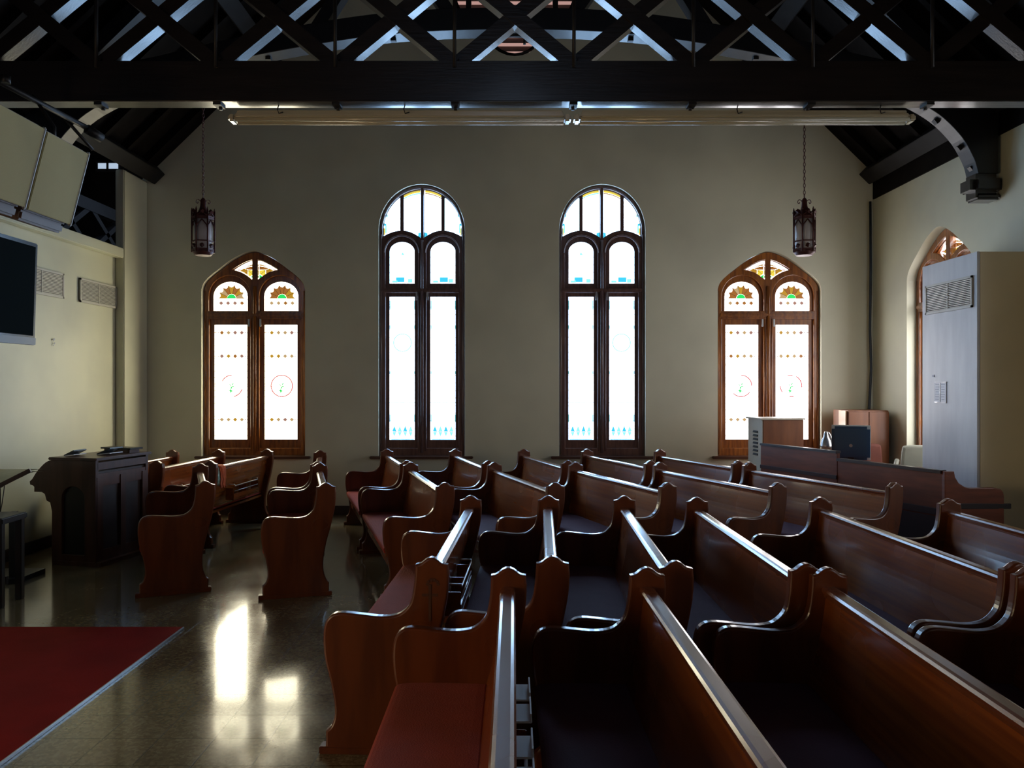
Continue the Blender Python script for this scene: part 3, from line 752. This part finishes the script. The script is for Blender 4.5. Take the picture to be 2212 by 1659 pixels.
# left group
pew((-2.51, 6.4), (-3.14, 7.88), 'dark wooden pew beside the organ, its shadowy end panel facing the camera')
pew((-1.496, 6.29), (-1.95, 7.93), 'wooden pew standing alone on the open floor, full end panel facing the camera')
pew((-2.0, 8.05), (-2.32, 9.45), 'wooden pew against the end wall behind the lone pew, right of the left pointed window')
pew((-3.14, 8.1), (-3.0, 9.62), 'wooden pew seen from behind with a metal book rack, coloured cloth on its rail', rack='bar')
pew((-3.70, 8.12), (-3.57, 9.55), 'wooden pew seen from behind, middle of the three below the left pointed window', rack='bar')
pew((-4.25, 8.15), (-4.13, 9.55), 'wooden pew nearest the left pier, orange-lit back just beyond the organ')

# cloth over the rail
def cloth():
    b = MB(); nx = 8; path = [(-.05, .70), (-.045, .78), (-.03, .835), (.01, .838), (.045, .825), (.055, .77), (.06, .70), (.05, .64), (.06, .60)]
    for s, mi, y0, w, cut in ((0, 0, -.09, .12, 8), (1, 1, .02, .11, 9), (2, 1, -.06, .07, 9)):
        g = []
        for i in range(nx + 1):
            row = []
            for j, (x, z) in enumerate(path[:cut]):
                dy = math.sin(i * 1.7 + j * .9 + s) * .006; pin = 1 - .35 * j / 8
                row.append(b.bm.verts.new((x + (.010 + .004 * s if x > 0 else -.004) + math.sin(i * 2.1 + s) * .008, y0 + (i / nx - .5) * w * pin + dy, z + .004 * s + (.01 * math.sin(i * 1.3) if j > 6 else 0))))
            g.append(row)
        for i in range(nx):
            for j in range(len(g[0]) - 1):
                f = b.bm.faces.new((g[i][j], g[i + 1][j], g[i + 1][j + 1], g[i][j + 1])); f.material_index = mi; f.smooth = True
    me = b.mesh('cloth', [M['cloth_green'], M['cloth_orange']]); o = link('draped_cloth', me, None, (-3.125, 8.30, 0), (0, 0, -.1))
    o.modifiers.new('s', 'SOLIDIFY').thickness = .004
    return o
tag(cloth(), 'crumpled green, white and orange cloth hung over a pew rail at left', 'cloth')

# ------------------------------------------------------------------ organ at left
ang = math.atan2(7.98 - 7.27, -3.71 + 3.87) - PI / 2
og = empty('reed_organ', (-3.79, 7.625, 0), ang, 'dark walnut upright organ at the left wall, panelled back towards the aisle, music on top', 'organ')
OL = .73
sidep = smooth([(-.48, .985), (-.55, .96), (-.64, .88), (-.70, .80)], 3) + [(-.73, .775), (-.725, .745), (-.69, .735), (-.67, .715), (-.62, .71), (-.60, .68), (-.56, .66), (-.54, .60), (-.50, .58), (-.48, .50), (-.48, .0), (0, 0), (0, .985)]
for s in (-1, 1): put('side_panel', shape([sidep, arch_light(-.37, -.12, .10, .62, .74)], .02, .004, y=s * (OL / 2 - .02)), M['organ'], og)
for s in (-1, 1): put('side_inset', shape([rect(-.39, -.10, .08, .76)], .005, y=s * (OL / 2 - .03)), M['black'], og)
b = MB(); b.box((-.015, 0, .93), (.03, OL - .04, .07)); b.box((-.02, 0, .80), (.03, OL - .04, .12)); b.box((-.015, 0, .07), (.03, OL - .04, .14))
for y in (-OL / 2 + .055, 0, OL / 2 - .055): b.box((-.012, y, .45), (.03, .07, .75))
b.obj('back_frame', M['organ'], og)
MB().box((-.03, 0, .45), (.015, OL - .05, .86)).obj('back_panel', M['organ_back'], og)
MB().box((-.24, 0, .998), (.53, OL + .04, .026), bev=.006).obj('lid', M['organ'], og)
MB().box((-.50, 0, .70), (.40, OL - .05, .05)).obj('key_bed', M['organ'], og)
b = MB(); b.box((-.27, 0, .42), (.35, OL - .06, .83)); b.obj('case', M['black'], og)
MB().box((-.2, 0, .02), (.52, OL + .02, .04)).obj('plinth', M['organ'], og)
# things on the organ
def ow(x, y, z):
    c, s = math.cos(ang), math.sin(ang); return (-3.79 + x * c - y * s, 7.625 + x * s + y * c, z)
def book(loc, rz, tilt, lab, size=(.24, .17), m=None):
    r = empty('music_book', loc, rz, lab, 'book')
    R = Matrix.Rotation(tilt, 4, 'Y')
    MB().hexa([(R @ Vector(p))[:] for p in [(-size[0], -size[1] / 2, 0), (0, -size[1] / 2, 0), (0, size[1] / 2, 0), (-size[0], size[1] / 2, 0), (-size[0], -size[1] / 2, .012), (0, -size[1] / 2, .012), (0, size[1] / 2, .012), (-size[0], size[1] / 2, .012)]]).obj('cover', m or M['black'], r)
    R2 = Matrix.Rotation(tilt * .25, 4, 'Y')
    MB().hexa([(R2 @ Vector(p))[:] for p in [(-size[0] * .9, -size[1] / 2, .0), (0, -size[1] / 2, 0), (0, size[1] / 2, 0), (-size[0] * .9, size[1] / 2, 0), (-size[0] * .9, -size[1] / 2, .008), (0, -size[1] / 2, .008), (0, size[1] / 2, .008), (-size[0] * .9, size[1] / 2, .008)]]).obj('page', M['paper'], r)
book(ow(-.42, -.20, 1.013), ang + PI, .42, 'open music book with its dark cover raised, left one on the organ top', (.12, .16))
book(ow(-.22, .0, 1.013), ang + PI, .38, 'open music book with raised dark cover and white pages, middle of the organ top', (.16, .18))
r = empty('music_stand', ow(-.22, .25, 1.012), ang - .15, 'low dark folding music rest lying at the far end of the organ top', 'music stand')
MB().box((0, 0, .042), (.40, .16, .016), bev=.003).obj('top_board', M['black'], r); MB().box((0, .0, .017), (.34, .12, .034)).obj('base_board', M['organ'], r)
# slanted covered desk and bench at the far left
dk = empty('reading_desk', (-4.45, 6.75, 0), 0, 'slanted olive-topped reading desk at the far left edge beside the organ', 'desk')
b = MB(); n = 8; nodes = []
def dsk(u, v):  # u 0..1 high to low, v 0..1 near to far
    A = Vector((.39, -.16, .986)); Bp = Vector((-.0, -.16, .775)); Cc = Vector((.20, .38, .925)); D = Vector((-.36, .38, .925))
    return A.lerp(Bp, u).lerp(Cc.lerp(D, u), v)
g = [[dsk(i / n, j / n) for j in range(n + 1)] for i in range(n + 1)]
vt = [[b.bm.verts.new(p) for p in row] for row in g]; vb = [[b.bm.verts.new(p - Vector((0, 0, .02))) for p in row] for row in g]
for i in range(n):
    for j in range(n):
        b.bm.faces.new((vt[i][j], vt[i + 1][j], vt[i + 1][j + 1], vt[i][j + 1])); b.bm.faces.new((vb[i][j], vb[i][j + 1], vb[i + 1][j + 1], vb[i + 1][j]))
b.obj('desk_cover', M['olive'], dk)
b = MB(); b.bar((.40, -.17, .975), (-.02, -.17, .765), .022, .035, bev=.004); b.obj('front_edge', M['organ'], dk)
b = MB(); b.tube([(.17, -.15, .85), (.15, -.15, .70), (.13, -.15, .60)], .004, 5); b.obj('cord', M['black'], dk)
b = MB(); b.box((.15, .0, .30), (.05, .05, .60)); b.box((-.1, .15, .40), (.05, .05, .80)); b.box((.02, .1, .02), (.45, .4, .04)); b.bar((-.1, .15, .80), (0, .05, .83), .05, .05); b.obj('stand', M['black'], dk)
bn = empty('organ_bench', (-4.16, 6.05, 0), .05, 'black wooden bench in shadow at the far left, below the slanted desk', 'bench')
MB().box((0, 0, .66), (.62, .34, .05), bev=.008).obj('seat', M['black'], bn)
for sx in (-1, 1):
    for sy in (-1, 1): MB().box((sx * .27, sy * .13, .32), (.05, .05, .64), bev=.004).obj('leg', M['black'], bn)
MB().box((0, 0, .18), (.5, .03, .06)).obj('stretcher', M['black'], bn)

# ------------------------------------------------------------------ speakers, television, vents on the left
def speaker(y0, y1, x, lab, dep=.24):
    r = empty('loudspeaker', (x, (y0 + y1) / 2, 3.36), 0, lab, 'speaker'); w = y1 - y0
    T = math.radians(14.5); R = Matrix.Rotation(T, 4, 'Y')
    def rb(c, d, bev=0, nm='', m=None, h=.0):
        b = MB(); bmx = bmesh.new(); b.box(c, d, bev=bev); bmesh.ops.transform(b.bm, matrix=R, verts=b.bm.verts); return b.obj(nm, m, r)
    H = .545
    rb((-dep / 2 - .012, 0, -H / 2), (dep, w - .012, H), .02, 'cabinet', M['speaker_under'])
    rb((-.004, 0, -H / 2), (.016, w - .03, H - .02), .004, 'grille_cloth', M['speaker'])
    rb((-.115, 0, -H - .035), (.16, w - .03, .07), .015, 'base', M['speaker_under'])
    rb((-.004, w / 2 - .009, -H / 2), (.028, .018, H), .006, 'rim_strip', M['speaker_rim'])
    b = MB(); b.tube([(-.10, 0, .0), (-.10, 0, .10), (-.25, 0, .32)], .012, 8); b.box((-.10, 0, .01), (.10, .12, .012)); b.obj('bracket', M['iron'], r)
speaker(4.42, 5.07, -3.02, 'beige wall speaker tilted down, nearer of the two at top left, cut by the frame')
speaker(5.10, 5.62, -3.035, 'beige wall speaker tilted down, farther of the two, pale rim along its right edge')
sb = empty('speaker_bar', (-3.2, 5.3, 3.66), 0, 'dark iron suspension bar slanting behind the two beige speakers', 'bracket')
b = MB(); b.tube([(-.35, -.7, .10), (.12, .45, -.10)], .02, 8); b.tube([(.0, .3, -.06), (.12, .45, -.24)], .012, 8); b.tube([(.1, .4, -.1), (.16, .5, -.14)], .035, 10); b.obj('bar', M['iron'], sb)
MB().tube([(-.1, -.2, .0), (-.1, -.2, .05)], .03, 8).obj('clamp', M['iron'], sb)
tv = empty('television', (-4.30, 6.30, 2.97), 0, 'large black flat television on the left wall, cut by the left frame edge', 'television')
R = Matrix.Rotation(.03, 4, 'Y')
b = MB(); b.box((-.03, 0, -.46), (.06, 1.60, .92), bev=.008); bmesh.ops.transform(b.bm, matrix=R, verts=b.bm.verts); b.obj('housing', M['tvb'], tv)
b = MB(); b.box((.001, 0, -.435), (.006, 1.52, .80)); bmesh.ops.transform(b.bm, matrix=R, verts=b.bm.verts); b.obj('screen', M['tv'], tv)
b = MB(); b.box((.003, 0, -.885), (.012, 1.59, .065), bev=.004); bmesh.ops.transform(b.bm, matrix=R, verts=b.bm.verts); b.obj('bezel_reflection', M['monitor'], tv)  # blue reflection along the bottom of the television, painted as a strip
b = MB(); b.box((-.30, 0, -.45), (.50, .10, .10)); b.box((-.54, 0, -.45), (.02, .4, .4)); b.obj('wall_mount', M['iron'], tv)
def vent(name, origin, rz, w, h, lab, cat='vent', parent=None):
    r = empty(name, origin, rz, lab, cat)
    b = MB(); t = .022
    b.box((0, 0, h / 2 - t / 2), (w, .014, t), bev=.002); b.box((0, 0, -h / 2 + t / 2), (w, .014, t), bev=.002)
    for x in (-w / 2 + t / 2, w / 2 - t / 2): b.box((x, 0, 0), (t, .014, h), bev=.002)
    b.box((0, 0, 0), (.014, .012, h)); b.obj('frame', M['grille'], r)
    b = MB(); nn = 15
    for k in range(nn):
        z = -h / 2 + t + (h - 2 * t) * (k + .5) / nn
        b.box((0, .002, z), (w - 2 * t, .010, .008), Matrix.Rotation(.5, 4, 'X'))
    b.obj('louvres', M['grille'], r)
    MB().box((0, .0065, 0), (w - .01, .003, h - .01)).obj('backing', M['void'], r)
    return r
vent('vent_grille', (XI + .009, 9.165, 2.755), PI / 2, .80, .27, 'cream louvred vent grille on the left wall, the far one beside the pier')
vent('vent_grille', (XI + .009, 8.05, 2.755), PI / 2, .80, .27, 'cream louvred vent grille on the left wall, partly hidden behind the television')
b = MB()
for y, z, s in ((8.28, 2.17, 1), (8.29, 2.13, .7), (8.27, 2.11, .5)): b.box((XI + .002, y, z), (.003, .03 * s, .02 * s), Matrix.Rotation(.6, 4, 'X'))
tag(b.obj('wall_stain', M['ink']), 'small grey scuff mark on the left wall below the television', 'mark')

# ------------------------------------------------------------------ red carpet
cp = empty('carpet', (-3.55, 3.0, 0), 0, 'red carpet with a metal edge strip covering the floor at bottom left', 'carpet')
MB().box((-.01, 0.0, .008), (2.55, 4.86, .014)).obj('pile', M['carpet'], cp)
MB().box((1.271, 0.0, .008), (.011, 4.86, .016), bev=.002).obj('edge_strip', M['silver'], cp)

# ------------------------------------------------------------------ right side: boxed duct, booth, furniture
BX, BY0, BY1, BH = 4.175, 7.02, 7.96, 2.89
bx = empty('boxed_duct', (BX, (BY0 + BY1) / 2, 0), 0, 'tall boxed-in duct standing against the right wall, white side and cream front', 'duct housing')
MB().box((.012, 0, BH / 2), (.024, BY1 - BY0, BH), bev=.003).obj('side_board', M['box_white'], bx)
MB().box(((XR - BX) / 2 + .012, -(BY1 - BY0) / 2 + .012, BH / 2), (XR - BX - .03, .022, BH - .004)).obj('front_board', M['box_cream'], bx)
MB().box(((XR - BX) / 2 + .01, .0, BH - .02), (XR - BX - .03, BY1 - BY0 - .05, .03)).obj('top_board', M['box_white'], bx)
MB().box(((XR - BX) / 2 + .01, (BY1 - BY0) / 2 - .012, BH / 2), (XR - BX - .03, .022, BH - .004)).obj('rear_board', M['box_white'], bx)
vent('vent_grille', (BX - .009, 7.48, EYE + (829 - 637) * 7.48 / F - .01), -PI / 2, .80, .29, 'large white louvred vent grille set high in the boxed duct at right')
nt_ = empty('paper_notice', (BX - .004, 7.62, 1.62), 0, 'small printed notice in a wrinkled plastic sleeve taped to the white duct side', 'notice')
MB().box((0, 0, 0), (.003, .21, .20)).obj('paper', M['paper'], nt_)
b = MB(); random.seed(3)
for k in range(7):
    for c in (-1, 1):
        b.box((-.0025, c * .05 + random.uniform(-.005, .005), .075 - k * .024), (.001, .05 + random.uniform(0, .025), .005))
b.obj('print', M['ink'], nt_)
b = MB(); b.box((-.003, 0, .098), (.002, .22, .012)); b.box((-.003, 0, -.098), (.002, .22, .012)); b.box((-.003, .0, .0), (.002, .014, .2)); b.obj('sleeve', M['plastic_clear'], nt_)
MB().box((BX - .002, 7.75, 1.78), (.003, .04, .02)).obj('wall_smudge', M['ink'])
tag(bpy.data.objects['wall_smudge'], 'tiny grey smudge left of the paper notice on the white duct side', 'mark')
# conduit
b = MB(); b.tube([(4.635, 10.12, 4.06), (4.64, 10.12, 3.2), (4.63, 10.12, 2.4), (4.645, 10.12, 1.9), (4.62, 10.12, 1.38), (4.62, 10.12, .02)], .017, 8)
tag(b.obj('conduit_pipe', M['pipe']), 'dark blue conduit pipe down the right rear corner to the wardrobe', 'pipe')
# booth front (two panels) with curved end
A = Vector((3.73, 6.76, 0)); Bq = Vector((3.29, 7.88, 0)); Cq = Vector((2.86, 8.95, 0))
bt = empty('booth_front', tuple(A), 0, 'long dark wooden booth partition with black cap and a curved end piece', 'partition')
def seg(a, c, z0, z1, th, nm, m, off=0.0):
    a = a - A; c = c - A; d = (c - a).normalized(); nn = Vector((-d.y, d.x, 0))
    a = a + nn * off; c = c + nn * off
    b = MB(); b.bar((a.x, a.y, (z0 + z1) / 2), (c.x, c.y, (z0 + z1) / 2), th, z1 - z0, bev=.003); return b.obj(nm, m, bt)
seg(A, Bq, .0, .93, .03, 'front_panel', M['booth']); seg(A, Bq, .925, .955, .07, 'cap_rail', M['booth_dark'])
seg(A, Bq, .56, .62, .012, 'ledge_strip', M['booth_dark'], .022); seg(A, Bq, .0, .55, .008, 'lower_panel', M['booth_dark'], .02)
seg(Bq, Cq, .0, 1.00, .04, 'front_panel', M['booth']); seg(Bq, Cq, 1.0, 1.025, .07, 'cap_rail', M['booth_dark'])
seg(Bq, Cq, .74, .78, .012, 'ledge_strip', M['booth_dark'], .026)
ep = [(-.02, .0), (-.02, .95), (.06, .95), (.07, .90), (.10, .85), (.15, .818), (.20, .808), (.40, .812), (.455, .80), (.475, .77), (.48, .74), (.48, 0)]
put('end_piece', shape([ep], .025, .006, y=0), M['booth'], bt, (0.0, -.03, 0), (0, 0, -.03))
MB().box((.26, -.062, .655), (.56, .02, .045), bev=.004).obj('end_ledge', M['booth_dark'], bt)
# desk behind
ds = empty('office_desk', (3.72, 8.62, 0), -1.18, 'dark wooden desk behind the booth partition carrying monitor and lamp', 'desk')
MB().box((0, 0, .735), (.92, .50, .03), bev=.004).obj('desktop', M['booth'], ds)
for s in (-1, 1): MB().box((s * .43, 0, .36), (.03, .46, .72)).obj('side_panel', M['booth'], ds)
MB().box((0, -.2, .45), (.84, .02, .5)).obj('modesty_panel', M['booth'], ds)
# monitor, seen from behind
MX, MZ = TP(1836, 0, 8.5)[0] + .03, 0
mo = empty('computer_monitor', (MX + .0, 8.55, .75), -.38, 'blue-black computer monitor seen from behind on the desk, pale screen edge at right', 'monitor')
b = MB(); b.box((0, .0, .305), (.385, .09, .365), bev=.03); b.obj('back_shell', M['monitor'], mo)
MB().box((.004, .052, .308), (.395, .022, .38), bev=.004).obj('screen_bezel', M['speaker_rim'], mo)
MB().box((0, .065, .31), (.36, .004, .34)).obj('screen', M['tv'], mo)
MB().tube([(-.0, -.046, .28), (-.0, -.050, .28)], .018, 12).obj('emblem', M['silver'], mo)
MB().bar((0, 0, .01), (0, 0, .2), .06, .04, up=(0, 1, 0)).obj('stand', M['black'], mo); MB().box((0, .02, .006), (.2, .16, .012), bev=.004).obj('foot', M['black'], mo)
# lamp
LX = TP(1790, 0, 8.75)[0]
lp_ = empty('desk_lamp', (LX, 8.75, .75), 0, 'small silver desk lamp with bell shade left of the monitor', 'lamp')
MB().lathe([(.06, 0), (.06, .012), (.02, .02)], 16, (0.02, 0, 0)).obj('base', M['silver'], lp_)
MB().tube(smooth([(.02, 0, .01), (.03, 0, .18), (.03, 0, .32), (.0, 0, .40), (-.03, 0, .40)], 3), .012, 8).obj('arm', M['silver'], lp_)
MB().lathe([(.012, .42), (.022, .40), (.028, .36), (.05, .32), (.062, .26), (.064, .245), (.058, .245), (.05, .30)], 18, (-.03, 0, 0)).obj('lamp_shade', M['silver'], lp_)
# louvred organ speaker cabinet
lc = empty('louvred_cabinet', (TP(1680, 0, 9.35)[0], 9.42, 0), .10, 'tall brown cabinet with pale louvred side standing before the right pointed window', 'cabinet')
LW, LD, LH = .50, .42, 1.28
MB().box((0, 0, LH / 2), (LW, LD, LH), bev=.006).obj('case', M['cab'], lc)
MB().box((-LW / 2 - .004, 0, LH / 2), (.008, LD - .01, LH - .01)).obj('side_board', M['louvre_side'], lc)
MB().box((-.01, 0, LH + .008), (LW + .05, LD + .03, .02), bev=.004).obj('top_board', M['louvre_side'], lc)
b = MB()
for z0, kk in ((.86, 7), (.22, 5)):
    for k in range(kk): b.box((-LW / 2 - .012, -.02, z0 + k * .045), (.01, .13, .024), Matrix.Rotation(.4, 4, 'Y'))
b.obj('louvres', M['void'], lc)
# wardrobe in the corner
wd = empty('wardrobe', (TP(1868, 0, 9.75)[0] - .02, 9.83, 0), 0, 'brown two-door wooden cabinet in the right rear corner below the conduit', 'cabinet')
WW, WH, WD = .50, 1.375, .44
MB().box((0, 0, WH / 2), (WW, WD, WH), bev=.005).obj('case', M['cab'], wd)
MB().box((-WW / 2 - .012, -WD / 2 + .12, WH / 2), (.02, .2, WH - .01)).obj('side_board', M['cab_lit'], wd)  # thin board carrying the painted lighter tone of the lit side
for s in (-1, 1):
    dr = MB().box((s * WW / 4, -WD / 2 - .011, WH / 2 + .02), (WW / 2 - .008, .02, WH - .08), bev=.003).obj('door', M['cab'], wd)
    MB().tube([(s * .03, -WD / 2 - .02, .80), (s * .03, -WD / 2 - .045, .80)], .012, 8).obj('door_knob', M['silver'], dr)
# red chair and green chair
def chair(loc, rz, m, lab, w, z0, z1, name='office_chair'):
    r = empty(name, loc, rz, lab, 'chair')
    MB().box((0, .0, .45), (w, .46, .09), bev=.035).obj('seat', m, r)
    b = MB(); lp = [(-w / 2, z0), (-w / 2 + .02, z1 - .07), (-w / 2 + .08, z1), (w / 2 - .08, z1), (w / 2 - .02, z1 - .07), (w / 2, z0)]
    put('backrest', shape([smooth(lp, 3)], .045, .03, y=.22, segs=3), m, r)
    MB().tube([(0, 0, .07), (0, 0, .42)], .025, 10).obj('column', M['iron'], r)
    b = MB()
    for k in range(5): b.bar((0, 0, .07), (.18 * math.cos(k * 2 * PI / 5), .18 * math.sin(k * 2 * PI / 5), .04), .04, .03)
    b.obj('star_base', M['iron'], r)
    for k in range(5): MB().tube([(.18 * math.cos(k * 2 * PI / 5) - .012, .18 * math.sin(k * 2 * PI / 5), .025), (.18 * math.cos(k * 2 * PI / 5) + .012, .18 * math.sin(k * 2 * PI / 5), .025)], .025, 10).obj('caster', M['black'], r)
    return r
x = TP(1896, 0, 9.05)[0]
chair((x, 9.05, 0), .15, M['redchair'], 'rust-red upholstered chair behind the booth, right of the monitor', .40, .50, .99)
x = TP(1990, 0, 8.35)[0]
g = chair((x + .03, 8.40, 0), -.35, M['greenchair'], 'grey-green padded chair half hidden behind the boxed duct', .38, .50, 1.02)
MB().tube(smooth([(-.22, .16, .86), (-.25, .05, .78), (-.26, -.12, .68), (-.22, -.15, .50)], 3), .025, 8).obj('arm_rest', M['greenchair'], g)
